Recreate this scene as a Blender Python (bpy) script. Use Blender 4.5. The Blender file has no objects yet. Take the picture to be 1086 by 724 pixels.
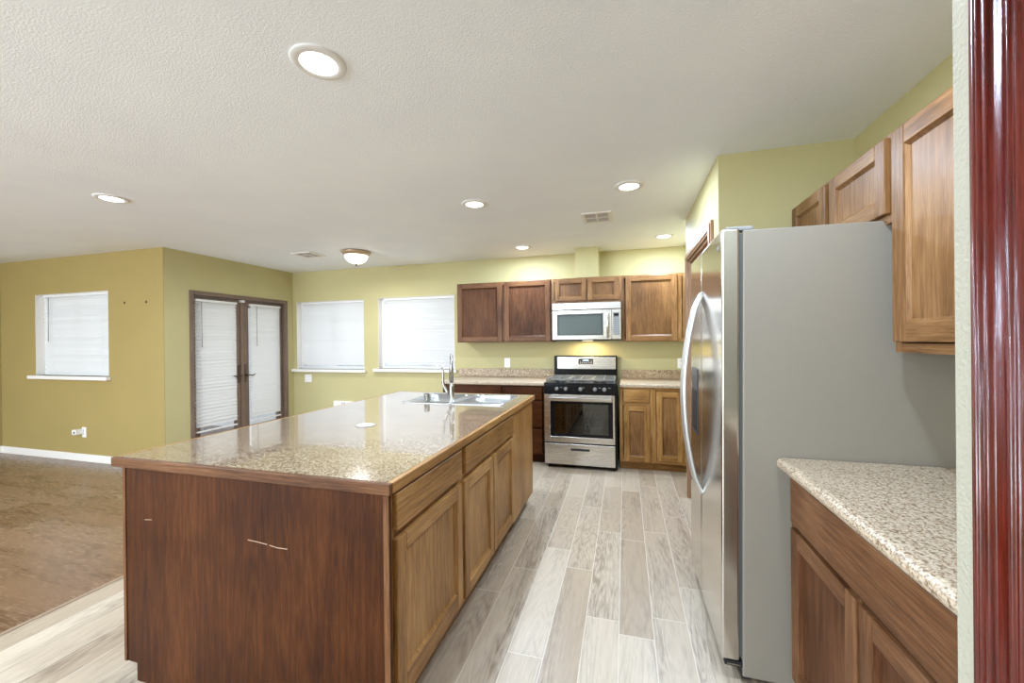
import bpy, bmesh, math, random
from mathutils import Matrix, Vector
random.seed(7)
scene = bpy.context.scene
COL = scene.collection
R = math.radians
PI = math.pi

# ------------------------------------------------------------------ camera
F_PX, YAW, PITCH, ROLL, CAM_H = 425.92, 15.714, -0.1185, -0.619, 1.3804
a, b, c = R(YAW), R(PITCH), R(ROLL)
fw = Vector((-math.sin(a)*math.cos(b), math.cos(a)*math.cos(b), math.sin(b)))
rt = Vector((math.cos(a), math.sin(a), 0))
up = rt.cross(fw)
right = rt*math.cos(c) + up*math.sin(c)
upv = -rt*math.sin(c) + up*math.cos(c)
cam_data = bpy.data.cameras.new('camera')
cam_data.sensor_width = 36
cam_data.lens = F_PX/1086*36
cam_data.clip_start = 0.02
cam = bpy.data.objects.new('camera', cam_data)
COL.objects.link(cam)
m3 = Matrix((right, upv, -fw)).transposed()
cam.matrix_world = Matrix.Translation((0, 0, CAM_H)) @ m3.to_4x4()
scene.camera = cam

# ------------------------------------------------------------------ colour management / world / daylight
scene.view_settings.view_transform = 'Standard'
scene.view_settings.look = 'None'
scene.view_settings.gamma = 1
scene.view_settings.use_curve_mapping = False
scene.view_settings.exposure = 0.76
scene.cycles.max_bounces = 10
scene.cycles.diffuse_bounces = 6
scene.cycles.glossy_bounces = 4
scene.cycles.transparent_max_bounces = 12
scene.cycles.sample_clamp_indirect = 6.0
scene.cycles.caustics_reflective = False
scene.cycles.caustics_refractive = False
world = bpy.data.worlds.new('sky')
scene.world = world
world.use_nodes = True
bg = world.node_tree.nodes['Background']
bg.inputs[0].default_value = (0.86, 0.93, 1.0, 1)
bg.inputs[1].default_value = .36

def area(name, loc, rot, sx, sy, power, col=(1, 1, 1), shape='RECTANGLE', spread=180):
    d = bpy.data.lights.new(name, 'AREA')
    d.shape = shape
    d.size = sx
    if shape in ('RECTANGLE', 'ELLIPSE'):
        d.size_y = sy
    d.energy = power
    d.color = col
    d.spread = R(spread)
    o = bpy.data.objects.new(name, d)
    o.location = loc
    o.rotation_euler = rot
    COL.objects.link(o)
    return o
DAY = (0.95, 0.98, 1.0)
# daylight standing outside each window and the glazed doors (pointing into the room)
area('daylight_nook_window', (-4.23, 5.50, 1.5), (R(-90), 0, 0), 1.3, 1.15, 1.4, DAY)
area('daylight_sink_window', (-2.81, 5.50, 1.5), (R(-90), 0, 0), 1.3, 1.15, .4, DAY)
area('daylight_family_window', (-6.44, 3.72, 1.5), (R(-90), 0, 0), 1.4, 1.15, 1.3, DAY)
area('daylight_patio', (-5.45, 4.2, 1.05), (0, R(-90), 0), 2.0, 1.5, 3.9, DAY)
# fill light added behind the camera, outside an unseen rear opening
area('rear_fill_light', (-4.8, -3.75, 1.3), (R(90), 0, 0), 4.7, 1.9, 250, (0.86, 0.965, 1.10))

# ------------------------------------------------------------------ helpers
class MB:
    def __init__(self):
        self.v, self.f, self.m, self.s = [], [], [], []
    def face(self, idx, mat=0, smooth=False):
        self.f.append(tuple(idx)); self.m.append(mat); self.s.append(smooth)
    def box(self, x0, x1, y0, y1, z0, z1, mat=0):
        if x0 > x1: x0, x1 = x1, x0
        if y0 > y1: y0, y1 = y1, y0
        if z0 > z1: z0, z1 = z1, z0
        n = len(self.v)
        self.v += [(x0,y0,z0),(x1,y0,z0),(x1,y1,z0),(x0,y1,z0),(x0,y0,z1),(x1,y0,z1),(x1,y1,z1),(x0,y1,z1)]
        for q in ((0,3,2,1),(4,5,6,7),(0,1,5,4),(1,2,6,5),(2,3,7,6),(3,0,4,7)):
            self.face([n+i for i in q], mat)
        return self
    def quad(self, p, mat=0):
        n = len(self.v); self.v += [tuple(q) for q in p]
        self.face(range(n, n+len(p)), mat)
        return self
    def lathe(self, cx, cy, prof, seg=32, mat=0, axis='z', smooth=True, cap=True, cz=0):
        """prof: list of (radius, height) along the axis."""
        n = len(self.v)
        for r, h in prof:
            for k in range(seg):
                t = 2*PI*k/seg
                p = (r*math.cos(t), r*math.sin(t), h)
                if axis == 'y': p = (p[0], h, p[1])
                if axis == 'x': p = (h, p[0], p[1])
                self.v.append((cx+p[0], cy+p[1], cz+p[2]))
        for i in range(len(prof)-1):
            for k in range(seg):
                k2 = (k+1) % seg
                self.face((n+i*seg+k, n+i*seg+k2, n+(i+1)*seg+k2, n+(i+1)*seg+k), mat, smooth)
        if cap:
            self.face([n+k for k in range(seg)][::-1], mat)
            self.face([n+(len(prof)-1)*seg+k for k in range(seg)], mat)
        return self
    def tube(self, pts, r, seg=12, mat=0, flat=1.0):
        """round tube along pts; r number or list"""
        pts = [Vector(p) for p in pts]
        n = len(self.v)
        ref = None
        for i, p in enumerate(pts):
            t = (pts[min(i+1, len(pts)-1)] - pts[max(i-1, 0)]).normalized()
            if ref is None:
                ref = Vector((0, 0, 1)) if abs(t.z) < .9 else Vector((1, 0, 0))
            u = (ref - t*ref.dot(t)).normalized(); ref = u
            w = t.cross(u)
            rr = r[i] if isinstance(r, (list, tuple)) else r
            for k in range(seg):
                q = 2*PI*k/seg
                self.v.append(tuple(p + u*math.cos(q)*rr + w*math.sin(q)*rr*flat))
        for i in range(len(pts)-1):
            for k in range(seg):
                k2 = (k+1) % seg
                self.face((n+i*seg+k, n+i*seg+k2, n+(i+1)*seg+k2, n+(i+1)*seg+k), mat, True)
        self.face([n+k for k in range(seg)][::-1], mat)
        self.face([n+(len(pts)-1)*seg+k for k in range(seg)], mat)
        return self
    def prism(self, prof, axis, h0, h1, mat=0, smooth=False):
        """closed profile extruded along axis; prof in the two other axes (x,y order)"""
        n = len(self.v); N = len(prof)
        for h in (h0, h1):
            for p, q in prof:
                self.v.append({'x': (h, p, q), 'y': (p, h, q), 'z': (p, q, h)}[axis])
        for k in range(N):
            k2 = (k+1) % N
            self.face((n+k, n+k2, n+N+k2, n+N+k), mat, smooth)
        self.face([n+k for k in range(N)][::-1], mat)
        self.face([n+N+k for k in range(N)], mat)
        return self
    def build(self, name, mats, parent=None, bevel=0, seg=2, smooth=None):
        me = bpy.data.meshes.new(name)
        me.from_pydata(self.v, [], self.f)
        for i, p in enumerate(me.polygons):
            p.material_index = self.m[i]
            p.use_smooth = self.s[i] if smooth is None else smooth
        bm = bmesh.new(); bm.from_mesh(me)
        bmesh.ops.recalc_face_normals(bm, faces=bm.faces)
        bm.to_mesh(me); bm.free()
        if not isinstance(mats, (list, tuple)): mats = [mats]
        for m in mats: me.materials.append(m)
        o = bpy.data.objects.new(name, me)
        COL.objects.link(o)
        if parent: o.parent = parent
        if bevel:
            bv = o.modifiers.new('bevel', 'BEVEL')
            bv.width = bevel; bv.segments = seg; bv.limit_method = 'ANGLE'; bv.angle_limit = R(40)
            bv.harden_normals = False
        return o

def tag(o, label=None, cat=None, group=None, kind=None):
    if label: o['label'] = label
    if cat: o['category'] = cat
    if group: o['group'] = group
    if kind: o['kind'] = kind
    return o
def empty(name, loc, rz=0, label=None, cat=None, group=None, kind=None):
    o = bpy.data.objects.new(name, None)
    o.empty_display_size = .1
    o.location = loc; o.rotation_euler = (0, 0, rz)
    COL.objects.link(o)
    return tag(o, label, cat, group, kind)
def struct(o): o['kind'] = 'structure'; return o
def kids(o): return [x for x in COL.objects if x.parent == o]
def copy_tree(o, parent=None):
    n = o.copy(); COL.objects.link(n)
    if parent: n.parent = parent; n.matrix_parent_inverse = Matrix()
    for k in kids(o):
        copy_tree(k, n)
    return n

# ------------------------------------------------------------------ materials
def lin(r, g, b_):
    f = lambda x: (x/255/12.92) if x/255 <= .04045 else ((x/255+.055)/1.055)**2.4
    return (f(r), f(g), f(b_), 1)
def new_mat(name):
    m = bpy.data.materials.new(name); m.use_nodes = True
    nt = m.node_tree
    return m, nt, nt.nodes['Principled BSDF']
def plain(name, col, rough=.5, metal=0, spec=.5, emit=None, estr=0, bump=None, aniso=0):
    m, nt, p = new_mat(name)
    p.inputs['Base Color'].default_value = col
    p.inputs['Roughness'].default_value = rough
    p.inputs['Metallic'].default_value = metal
    p.inputs['Specular IOR Level'].default_value = spec
    if emit:
        p.inputs['Emission Color'].default_value = emit
        p.inputs['Emission Strength'].default_value = estr
    if bump:
        sc, st, det = bump
        tc = nt.nodes.new('ShaderNodeTexCoord')
        n = nt.nodes.new('ShaderNodeTexNoise'); n.inputs['Scale'].default_value = sc; n.inputs['Detail'].default_value = det
        bp = nt.nodes.new('ShaderNodeBump'); bp.inputs['Strength'].default_value = st; bp.inputs['Distance'].default_value = .01
        nt.links.new(tc.outputs['Object'], n.inputs['Vector'])
        nt.links.new(n.outputs['Fac'], bp.inputs['Height'])
        nt.links.new(bp.outputs['Normal'], p.inputs['Normal'])
    return m
def ramp(nt, stops, interp='LINEAR'):
    r = nt.nodes.new('ShaderNodeValToRGB'); cr = r.color_ramp; cr.interpolation = interp
    while len(cr.elements) < len(stops): cr.elements.new(.5)
    for e, (p, col) in zip(cr.elements, stops): e.position = p; e.color = col
    return r
def math_n(nt, op, a_, b_=None, c_=None):
    n = nt.nodes.new('ShaderNodeMath'); n.operation = op
    for i, x in enumerate((a_, b_, c_)):
        if x is None: continue
        if isinstance(x, (int, float)): n.inputs[i].default_value = x
        else: nt.links.new(x, n.inputs[i])
    return n.outputs[0]
def mix_col(nt, fac, A, B, mode='MIX'):
    n = nt.nodes.new('ShaderNodeMix'); n.data_type = 'RGBA'; n.blend_type = mode
    for s, x in ((n.inputs[0], fac), (n.inputs[6], A), (n.inputs[7], B)):
        if isinstance(x, (int, float)): s.default_value = x
        elif isinstance(x, tuple): s.default_value = x
        else: nt.links.new(x, s)
    return n.outputs[2]

def oak(name, axis, dark, mid, light, rough=.36, patch=.55, spec=.28):
    """stained oak with the grain along one local axis"""
    m, nt, p = new_mat(name)
    tc = nt.nodes.new('ShaderNodeTexCoord'); oi = nt.nodes.new('ShaderNodeObjectInfo')
    off = nt.nodes.new('ShaderNodeVectorMath'); off.operation = 'SCALE'
    cx = nt.nodes.new('ShaderNodeCombineXYZ')
    for k in range(3): nt.links.new(oi.outputs['Random'], cx.inputs[k])
    nt.links.new(cx.outputs[0], off.inputs[0]); off.inputs['Scale'].default_value = 9.0
    add = nt.nodes.new('ShaderNodeVectorMath'); add.operation = 'ADD'
    nt.links.new(tc.outputs['Object'], add.inputs[0]); nt.links.new(off.outputs[0], add.inputs[1])
    def mapped(across, along):
        mp = nt.nodes.new('ShaderNodeMapping')
        s = [across]*3; s['xyz'.index(axis)] = along
        mp.inputs['Scale'].default_value = s
        nt.links.new(add.outputs[0], mp.inputs['Vector'])
        return mp.outputs[0]
    def noise(vec, scale, det=4, dist=0.0, rgh=.55):
        n = nt.nodes.new('ShaderNodeTexNoise'); n.inputs['Scale'].default_value = scale
        n.inputs['Detail'].default_value = det; n.inputs['Distortion'].default_value = dist
        n.inputs['Roughness'].default_value = rgh
        nt.links.new(vec, n.inputs['Vector']); return n.outputs['Fac']
    broad = noise(mapped(1, .055), 13, 2, .25)              # growth bands, stretched along the grain
    bands = math_n(nt, 'FRACT', math_n(nt, 'MULTIPLY', broad, 9.0))
    bands = math_n(nt, 'ABSOLUTE', math_n(nt, 'SUBTRACT', math_n(nt, 'MULTIPLY', bands, 2), 1))
    pores = noise(mapped(1, .035), 270, 5, 0.0, .75)
    wear = noise(mapped(1, .6), 3.2, 3)
    hair = noise(mapped(1, .03), 520, 3, 0.0, .6)
    f1 = math_n(nt, 'ADD', math_n(nt, 'MULTIPLY', bands, .11), math_n(nt, 'MULTIPLY', pores, .55))
    f1 = math_n(nt, 'ADD', f1, math_n(nt, 'MULTIPLY', hair, .42))
    f1 = math_n(nt, 'ADD', f1, math_n(nt, 'MULTIPLY', math_n(nt, 'SUBTRACT', wear, .5), patch))
    cr = ramp(nt, [(.32, dark), (.54, mid), (.82, light)])
    nt.links.new(f1, cr.inputs[0])
    nt.links.new(cr.outputs[0], p.inputs['Base Color'])
    rr = math_n(nt, 'ADD', math_n(nt, 'MULTIPLY', pores, .25), rough-.12)
    nt.links.new(rr, p.inputs['Roughness'])
    p.inputs['Specular IOR Level'].default_value = spec
    bp = nt.nodes.new('ShaderNodeBump'); bp.inputs['Strength'].default_value = .12; bp.inputs['Distance'].default_value = .003
    nt.links.new(pores, bp.inputs['Height']); nt.links.new(bp.outputs['Normal'], p.inputs['Normal'])
    return m
def oak_set(nm, dark, mid, light, **k):
    return {ax: oak('oak_%s_%s' % (nm, ax), ax, dark, mid, light, **k) for ax in 'xyz'}
TAN = oak_set('tan', lin(94, 63, 28), lin(164, 119, 66), lin(204, 165, 108))
MID = oak_set('brown', lin(72, 46, 21), lin(130, 91, 53), lin(172, 133, 89))
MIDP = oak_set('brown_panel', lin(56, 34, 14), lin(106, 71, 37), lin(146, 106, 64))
RED = oak_set('walnut_stain', lin(58, 33, 16), lin(102, 66, 39), lin(140, 101, 68), rough=.42, spec=.2)
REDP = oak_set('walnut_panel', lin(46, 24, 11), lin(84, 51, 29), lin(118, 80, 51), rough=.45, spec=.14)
DARK = oak_set('dark_stain_shaded', lin(32, 14, 4), lin(68, 35, 13), lin(102, 60, 28), rough=.46, spec=.12)  # deeper stain, with shade on the end panel partly put into the colour

def granite(name, cream, tan, brown, scale=95, rough=.12, spec=.5, bias=0.0, coat=0):
    m, nt, p = new_mat(name)
    tc = nt.nodes.new('ShaderNodeTexCoord')
    n1 = nt.nodes.new('ShaderNodeTexNoise'); n1.inputs['Scale'].default_value = scale; n1.inputs['Detail'].default_value = 5; n1.inputs['Roughness'].default_value = .6
    mp = nt.nodes.new('ShaderNodeMapping'); mp.inputs['Scale'].default_value = (1, .55, .8); mp.inputs['Rotation'].default_value = (0, 0, .6)
    v = nt.nodes.new('ShaderNodeTexVoronoi'); v.inputs['Scale'].default_value = scale*1.5
    nt.links.new(tc.outputs['Object'], mp.inputs[0]); nt.links.new(mp.outputs[0], n1.inputs['Vector']); nt.links.new(tc.outputs['Object'], v.inputs['Vector'])
    sep = nt.nodes.new('ShaderNodeSeparateColor'); nt.links.new(v.outputs['Color'], sep.inputs[0])
    f = math_n(nt, 'ADD', math_n(nt, 'MULTIPLY', n1.outputs['Fac'], .8), math_n(nt, 'MULTIPLY', sep.outputs[0], .3))
    f = math_n(nt, 'ADD', f, bias)
    cr = ramp(nt, [(.34, brown), (.46, tan), (.58, cream), (.8, tuple(min(1, x*1.15) for x in cream[:3])+(1,))])
    nt.links.new(f, cr.inputs[0]); nt.links.new(cr.outputs[0], p.inputs['Base Color'])
    p.inputs['Roughness'].default_value = rough; p.inputs['Specular IOR Level'].default_value = spec
    if coat:
        p.inputs['Coat Weight'].default_value = 1; p.inputs['Coat IOR'].default_value = coat; p.inputs['Coat Roughness'].default_value = .035
    return m
GRANITE_ISLAND = granite('granite_polished', lin(174, 156, 132), lin(138, 113, 88), lin(90, 66, 46), 115, .12, .5, -.04, 1.46)
GRANITE_LIGHT = granite('granite_light', lin(196, 180, 157), lin(170, 149, 122), lin(118, 97, 76), 150, .3, .3, -.03)
GRANITE_COARSE = granite('granite_coarse', lin(194, 176, 146), lin(146, 116, 82), lin(98, 70, 44), 100, .35, .4, -.05)

def planks(name, axis, width, length, cols, grout, gw, rough, grain_dark, spec=.5, ringw=.42, along=.12, phase=0.0):
    m, nt, p = new_mat(name)
    tc = nt.nodes.new('ShaderNodeTexCoord'); sp = nt.nodes.new('ShaderNodeSeparateXYZ')
    nt.links.new(tc.outputs['Object'], sp.inputs[0])
    A, L = (sp.outputs[0], sp.outputs[1]) if axis == 'y' else (sp.outputs[1], sp.outputs[0])
    A = math_n(nt, 'ADD', A, phase)
    u = math_n(nt, 'DIVIDE', A, width); row = math_n(nt, 'FLOOR', u); fu = math_n(nt, 'FRACT', u)
    wn = nt.nodes.new('ShaderNodeTexWhiteNoise'); wn.noise_dimensions = '1D'; nt.links.new(row, wn.inputs['W'])
    v = math_n(nt, 'ADD', math_n(nt, 'DIVIDE', L, length), math_n(nt, 'MULTIPLY', wn.outputs['Value'], 5.0))
    col = math_n(nt, 'FLOOR', v); fv = math_n(nt, 'FRACT', v)
    cb = nt.nodes.new('ShaderNodeCombineXYZ'); nt.links.new(row, cb.inputs[0]); nt.links.new(col, cb.inputs[1])
    wid = nt.nodes.new('ShaderNodeTexWhiteNoise'); wid.noise_dimensions = '2D'; nt.links.new(cb.outputs[0], wid.inputs['Vector'])
    pid = wid.outputs['Value']
    eu = math_n(nt, 'MULTIPLY', math_n(nt, 'MINIMUM', fu, math_n(nt, 'SUBTRACT', 1, fu)), width)
    ev = math_n(nt, 'MULTIPLY', math_n(nt, 'MINIMUM', fv, math_n(nt, 'SUBTRACT', 1, fv)), length)
    e = math_n(nt, 'MINIMUM', eu, ev)
    gm = math_n(nt, 'LESS_THAN', e, gw)
    gc = nt.nodes.new('ShaderNodeCombineXYZ')
    nt.links.new(math_n(nt, 'MULTIPLY', A, 1.0), gc.inputs[0])
    nt.links.new(math_n(nt, 'MULTIPLY', L, along), gc.inputs[1])
    nt.links.new(math_n(nt, 'MULTIPLY', pid, 37.0), gc.inputs[2])
    def noise(sc, det, dist=0, vec=None):
        n = nt.nodes.new('ShaderNodeTexNoise'); n.inputs['Scale'].default_value = sc; n.inputs['Detail'].default_value = det
        n.inputs['Distortion'].default_value = dist; n.inputs['Roughness'].default_value = .6
        nt.links.new(vec or gc.outputs[0], n.inputs['Vector']); return n.outputs['Fac']
    swirl = noise(7, 2, .9)
    rings = math_n(nt, 'FRACT', math_n(nt, 'MULTIPLY', swirl, 13.0))
    rings = math_n(nt, 'ABSOLUTE', math_n(nt, 'SUBTRACT', math_n(nt, 'MULTIPLY', rings, 2), 1))
    fine = noise(120, 5)
    bl = noise(5, 3)
    strength = math_n(nt, 'MAXIMUM', math_n(nt, 'MULTIPLY', math_n(nt, 'SUBTRACT', bl, .34), 3.4), .28)
    g = math_n(nt, 'ADD', math_n(nt, 'MULTIPLY', math_n(nt, 'POWER', math_n(nt, 'SUBTRACT', 1, rings), 2.0), ringw), math_n(nt, 'MULTIPLY', math_n(nt, 'POWER', math_n(nt, 'SUBTRACT', 1, fine), 1.6), 1.5))
    g = math_n(nt, 'MULTIPLY', g, strength)
    cl = nt.nodes.new('ShaderNodeClamp'); nt.links.new(g, cl.inputs[0])
    base = ramp(nt, [(i/(len(cols)-1), q) for i, q in enumerate(cols)])
    pb = math_n(nt, 'ADD', math_n(nt, 'MULTIPLY_ADD', pid, .62, .18), math_n(nt, 'MULTIPLY', math_n(nt, 'SUBTRACT', bl, .5), 1.1))
    nt.links.new(pb, base.inputs[0])
    cg = mix_col(nt, cl.outputs[0], base.outputs[0], mix_col(nt, .85, base.outputs[0], grain_dark))
    cfin = mix_col(nt, gm, cg, grout)
    nt.links.new(cfin, p.inputs['Base Color'])
    nt.links.new(math_n(nt, 'ADD', math_n(nt, 'MULTIPLY', fine, .2), rough-.1), p.inputs['Roughness'])
    p.inputs['Specular IOR Level'].default_value = spec
    bp = nt.nodes.new('ShaderNodeBump'); bp.inputs['Strength'].default_value = .25; bp.inputs['Distance'].default_value = .002
    nt.links.new(math_n(nt, 'SUBTRACT', math_n(nt, 'MULTIPLY', fine, .3), gm), bp.inputs['Height'])
    nt.links.new(bp.outputs['Normal'], p.inputs['Normal'])
    return m
TILE = planks('wood_look_tile', 'y', .158, .93, [lin(168, 149, 125), lin(188, 170, 146), lin(205, 190, 167), lin(213, 200, 179)], lin(208, 196, 178), .0020, .36, lin(122, 104, 85), phase=.041)
LAMINATE = planks('brown_plank', 'x', .19, 1.3, [lin(126, 96, 70), lin(140, 110, 84), lin(156, 128, 102)], lin(104, 80, 60), .0008, .26, lin(84, 58, 36), ringw=.75, along=.11)

def wall_paint(name, col, bump=.25):
    m, nt, p = new_mat(name)
    tc = nt.nodes.new('ShaderNodeTexCoord')
    n = nt.nodes.new('ShaderNodeTexNoise'); n.inputs['Scale'].default_value = 130; n.inputs['Detail'].default_value = 4
    n2 = nt.nodes.new('ShaderNodeTexNoise'); n2.inputs['Scale'].default_value = 2.2; n2.inputs['Detail'].default_value = 3
    for q in (n, n2): nt.links.new(tc.outputs['Object'], q.inputs['Vector'])
    cc = mix_col(nt, n2.outputs['Fac'], tuple(x*.94 for x in col[:3])+(1,), tuple(min(1, x*1.06) for x in col[:3])+(1,))
    nt.links.new(cc, p.inputs['Base Color'])
    p.inputs['Roughness'].default_value = .62; p.inputs['Specular IOR Level'].default_value = .3
    bp = nt.nodes.new('ShaderNodeBump'); bp.inputs['Strength'].default_value = bump; bp.inputs['Distance'].default_value = .004
    nt.links.new(n.outputs['Fac'], bp.inputs['Height']); nt.links.new(bp.outputs['Normal'], p.inputs['Normal'])
    return m
OLIVE = wall_paint('olive_paint', lin(188, 179, 131))
OLIVE_WARM_LIT = wall_paint('olive_paint_warm_lit', lin(160, 141, 87))  # olive wall paint with the warm light on these walls put into the colour
OLIVE_LIT = wall_paint('olive_paint_lit', lin(184, 180, 160), .9)  # same olive paint, lighter and greyer with the window light painted in
CEIL = wall_paint('ceiling_paint', lin(242, 247, 255), .5)
WHITE = plain('white_trim_paint', lin(232, 228, 220), .4)
PLASTIC = plain('white_plastic', lin(236, 234, 228), .35)
VINYL = plain('white_vinyl', lin(226, 226, 224), .4)
BLACK = plain('black_enamel', (.006, .006, .007, 1), .2, 0, .22)
BLACKM = plain('black_matte', (.012, .012, .012, 1), .55)
DKGREY = plain('dark_grey_plastic', (.05, .05, .055, 1), .4)
CHROME = plain('brushed_nickel', lin(160, 157, 151), .27, 1)
GREYPAINT = plain('grey_painted_steel', lin(140, 133, 120), .42, 0, .5, bump=(220, .05, 2))
KNOBM = plain('grey_knob', lin(150, 150, 148), .35, .6)
BRONZE = plain('dark_bronze', lin(90, 78, 68), .35, .8)
DOORWOOD = oak('door_wood_z', 'z', lin(92, 76, 64), lin(122, 103, 89), lin(146, 127, 112), rough=.45, patch=.3)
DOORWOODX = oak('door_wood_y', 'y', lin(92, 76, 64), lin(122, 103, 89), lin(146, 127, 112), rough=.45, patch=.3)
CASEWOOD = oak('casing_wood_z', 'z', lin(104, 74, 52), lin(150, 116, 90), lin(184, 152, 124), rough=.4, patch=.3)
CASEWOODX = oak('casing_wood_y', 'y', lin(104, 74, 52), lin(150, 116, 90), lin(184, 152, 124), rough=.4, patch=.3)
MAHOG = oak('mahogany_z', 'z', lin(52, 9, 4), lin(92, 22, 12), lin(124, 44, 28), rough=.22, patch=.3, spec=.9)
PALEMARK = plain('bare_scratch', lin(182, 154, 126), .6)

def stainless(name, col, rough, axis):
    m, nt, p = new_mat(name)
    tc = nt.nodes.new('ShaderNodeTexCoord'); mp = nt.nodes.new('ShaderNodeMapping')
    s = [400, 400, 400]; s['xyz'.index(axis)] = 3
    mp.inputs['Scale'].default_value = s
    n = nt.nodes.new('ShaderNodeTexNoise'); n.inputs['Scale'].default_value = 1; n.inputs['Detail'].default_value = 2
    nt.links.new(tc.outputs['Object'], mp.inputs[0]); nt.links.new(mp.outputs[0], n.inputs['Vector'])
    p.inputs['Base Color'].default_value = col
    p.inputs['Metallic'].default_value = 1
    nt.links.new(math_n(nt, 'ADD', math_n(nt, 'MULTIPLY', n.outputs['Fac'], .12), rough-.06), p.inputs['Roughness'])
    return m
STEEL = stainless('stainless_x', lin(208, 204, 198), .27, 'x')
STEEL_FRIDGE = stainless('stainless_fridge', lin(214, 211, 206), .16, 'y')
SINKM = stainless('sink_steel', lin(176, 176, 173), .36, 'x')

def glassy(name, tint=(1, 1, 1, 1), refl=.08, rough=.02):
    m = bpy.data.materials.new(name); m.use_nodes = True; nt = m.node_tree
    nt.nodes.remove(nt.nodes['Principled BSDF']); out = nt.nodes['Material Output']
    t = nt.nodes.new('ShaderNodeBsdfTransparent'); t.inputs[0].default_value = tint
    g = nt.nodes.new('ShaderNodeBsdfGlossy'); g.inputs['Roughness'].default_value = rough
    mx = nt.nodes.new('ShaderNodeMixShader'); mx.inputs[0].default_value = refl
    nt.links.new(t.outputs[0], mx.inputs[1]); nt.links.new(g.outputs[0], mx.inputs[2]); nt.links.new(mx.outputs[0], out.inputs[0])
    return m
GLASS = glassy('window_glass', refl=.06)
OVENGLASS = glassy('oven_glass', (.30, .29, .27, 1), .10, .04)
MWGLASS = glassy('microwave_glass', (.40, .44, .43, 1), .14, .05)
def slat_mat(name, col, tr):
    m = bpy.data.materials.new(name); m.use_nodes = True; nt = m.node_tree
    nt.nodes.remove(nt.nodes['Principled BSDF']); out = nt.nodes['Material Output']
    d = nt.nodes.new('ShaderNodeBsdfDiffuse'); d.inputs[0].default_value = col
    t = nt.nodes.new('ShaderNodeBsdfTranslucent'); t.inputs[0].default_value = col
    mx = nt.nodes.new('ShaderNodeMixShader'); mx.inputs[0].default_value = tr
    nt.links.new(d.outputs[0], mx.inputs[1]); nt.links.new(t.outputs[0], mx.inputs[2]); nt.links.new(mx.outputs[0], out.inputs[0])
    return m
SLAT = slat_mat('blind_slat', lin(240, 240, 238), .5)
LENS = plain('lit_lens', (1, 1, 1, 1), .4, emit=(1, .97, .92, 1), estr=4.0)
DOME = plain('lit_glass_dome', (1, .97, .9, 1), .4, emit=(1, .93, .82, 1), estr=1.6)

# ------------------------------------------------------------------ room shell
YB, XL, YL, ZC, XFL = 5.017, -4.895, 3.224, 2.454, -7.80
XR, PX, PY0, PY1 = 1.207, .536, 2.600, 3.90
STX, STY = .50, .797
YREAR, XREC = -3.5, .72

def wall_grid(name, axis, p0, p1, u0, u1, z0, z1, holes, mat, extra=()):
    """wall slab between p0 and p1 on its thin axis, from u0 to u1 with rectangular holes (u0,u1,z0,z1)"""
    mb = MB()
    us = sorted({u0, u1, *[h[0] for h in holes], *[h[1] for h in holes]})
    zs = sorted({z0, z1, *[h[2] for h in holes], *[h[3] for h in holes]})
    for i in range(len(us)-1):
        # merge vertical runs so few seams appear
        run = None
        for j in range(len(zs)-1):
            cu, cz = (us[i]+us[i+1])/2, (zs[j]+zs[j+1])/2
            hole = any(h[0] < cu < h[1] and h[2] < cz < h[3] for h in holes)
            if not hole and run is None: run = zs[j]
            if hole and run is not None:
                _wb(mb, axis, p0, p1, us[i], us[i+1], run, zs[j]); run = None
        if run is not None: _wb(mb, axis, p0, p1, us[i], us[i+1], run, zs[-1])
    for e_ in extra: mb.box(*e_)
    return struct(mb.build(name, mat))
def _wb(mb, axis, p0, p1, u0, u1, z0, z1):
    if axis == 'y': mb.box(u0, u1, p0, p1, z0, z1)
    else: mb.box(p0, p1, u0, u1, z0, z1)

WA = (-4.825, -3.637, .985, 2.000)
WB = (-3.400, -2.218, 1.000, 2.008)
WF = (-7.105, -5.778, 1.012, 2.013)
WR = (-7.2, -2.4, .3, 2.3)
SEAM = -2.89
struct(MB().box(SEAM, 1.4, YREAR-.2, YB+.15, -.1, 0).build('floor', TILE))
struct(MB().box(XFL-.15, SEAM, YREAR-.2, YB+.15, -.1, 0).build('floor.001', LAMINATE))
struct(MB().box(SEAM-.012, SEAM+.012, YREAR, YB, 0, .003).build('trim_1', plain('seam_strip', lin(150, 128, 106), .4)))
struct(MB().box(XFL-.15, 1.4, YREAR-.2, YB+.15, ZC, ZC+.1).build('ceiling', CEIL))
wall_grid('wall_back', 'y', YB, YB+.15, XL-.15, 1.4, 0, ZC, [WA, WB], OLIVE)
wall_grid('wall_left', 'x', XL-.15, XL, YL+.004, YB, 0, ZC, [(3.495, 4.905, -.01, 2.015)], OLIVE)
wall_grid('wall_family', 'y', YL, YL+.15, XFL, XL-.15, 0, ZC, [WF], OLIVE_WARM_LIT, [(XL-.15, XL, YL, YL+.004, 0, ZC)])
struct(MB().box(XFL-.15, XFL, YREAR, YL+.15, 0, ZC).build('wall_far_left', OLIVE_WARM_LIT))
wall_grid('wall_rear', 'y', YREAR-.15, YREAR, XFL, STX, 0, ZC, [WR], OLIVE)
struct(MB().box(XR, XR+.15, STY, PY0+.12, 0, ZC).build('wall_right', OLIVE))
struct(MB().box(STX, XR+.15, YREAR, -.28, 0, ZC).build('wall_near', OLIVE_LIT))
struct(MB().box(STX, XR+.15, .64, STY, 0, ZC).build('wall_stub', OLIVE_LIT))
struct(MB().box(STX, XR+.15, -.28, .64, 2.06, ZC).build('wall_header', OLIVE_LIT))
struct(MB().box(PX, XR+.15, PY0, PY0+.12, 0, ZC).build('wall_pantry_front', OLIVE))
PD = (2.800, 3.752, -.01, 2.050)
wall_grid('wall_pantry', 'x', PX, PX+.12, PY0+.12, PY1, 0, ZC, [PD], OLIVE)
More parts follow.
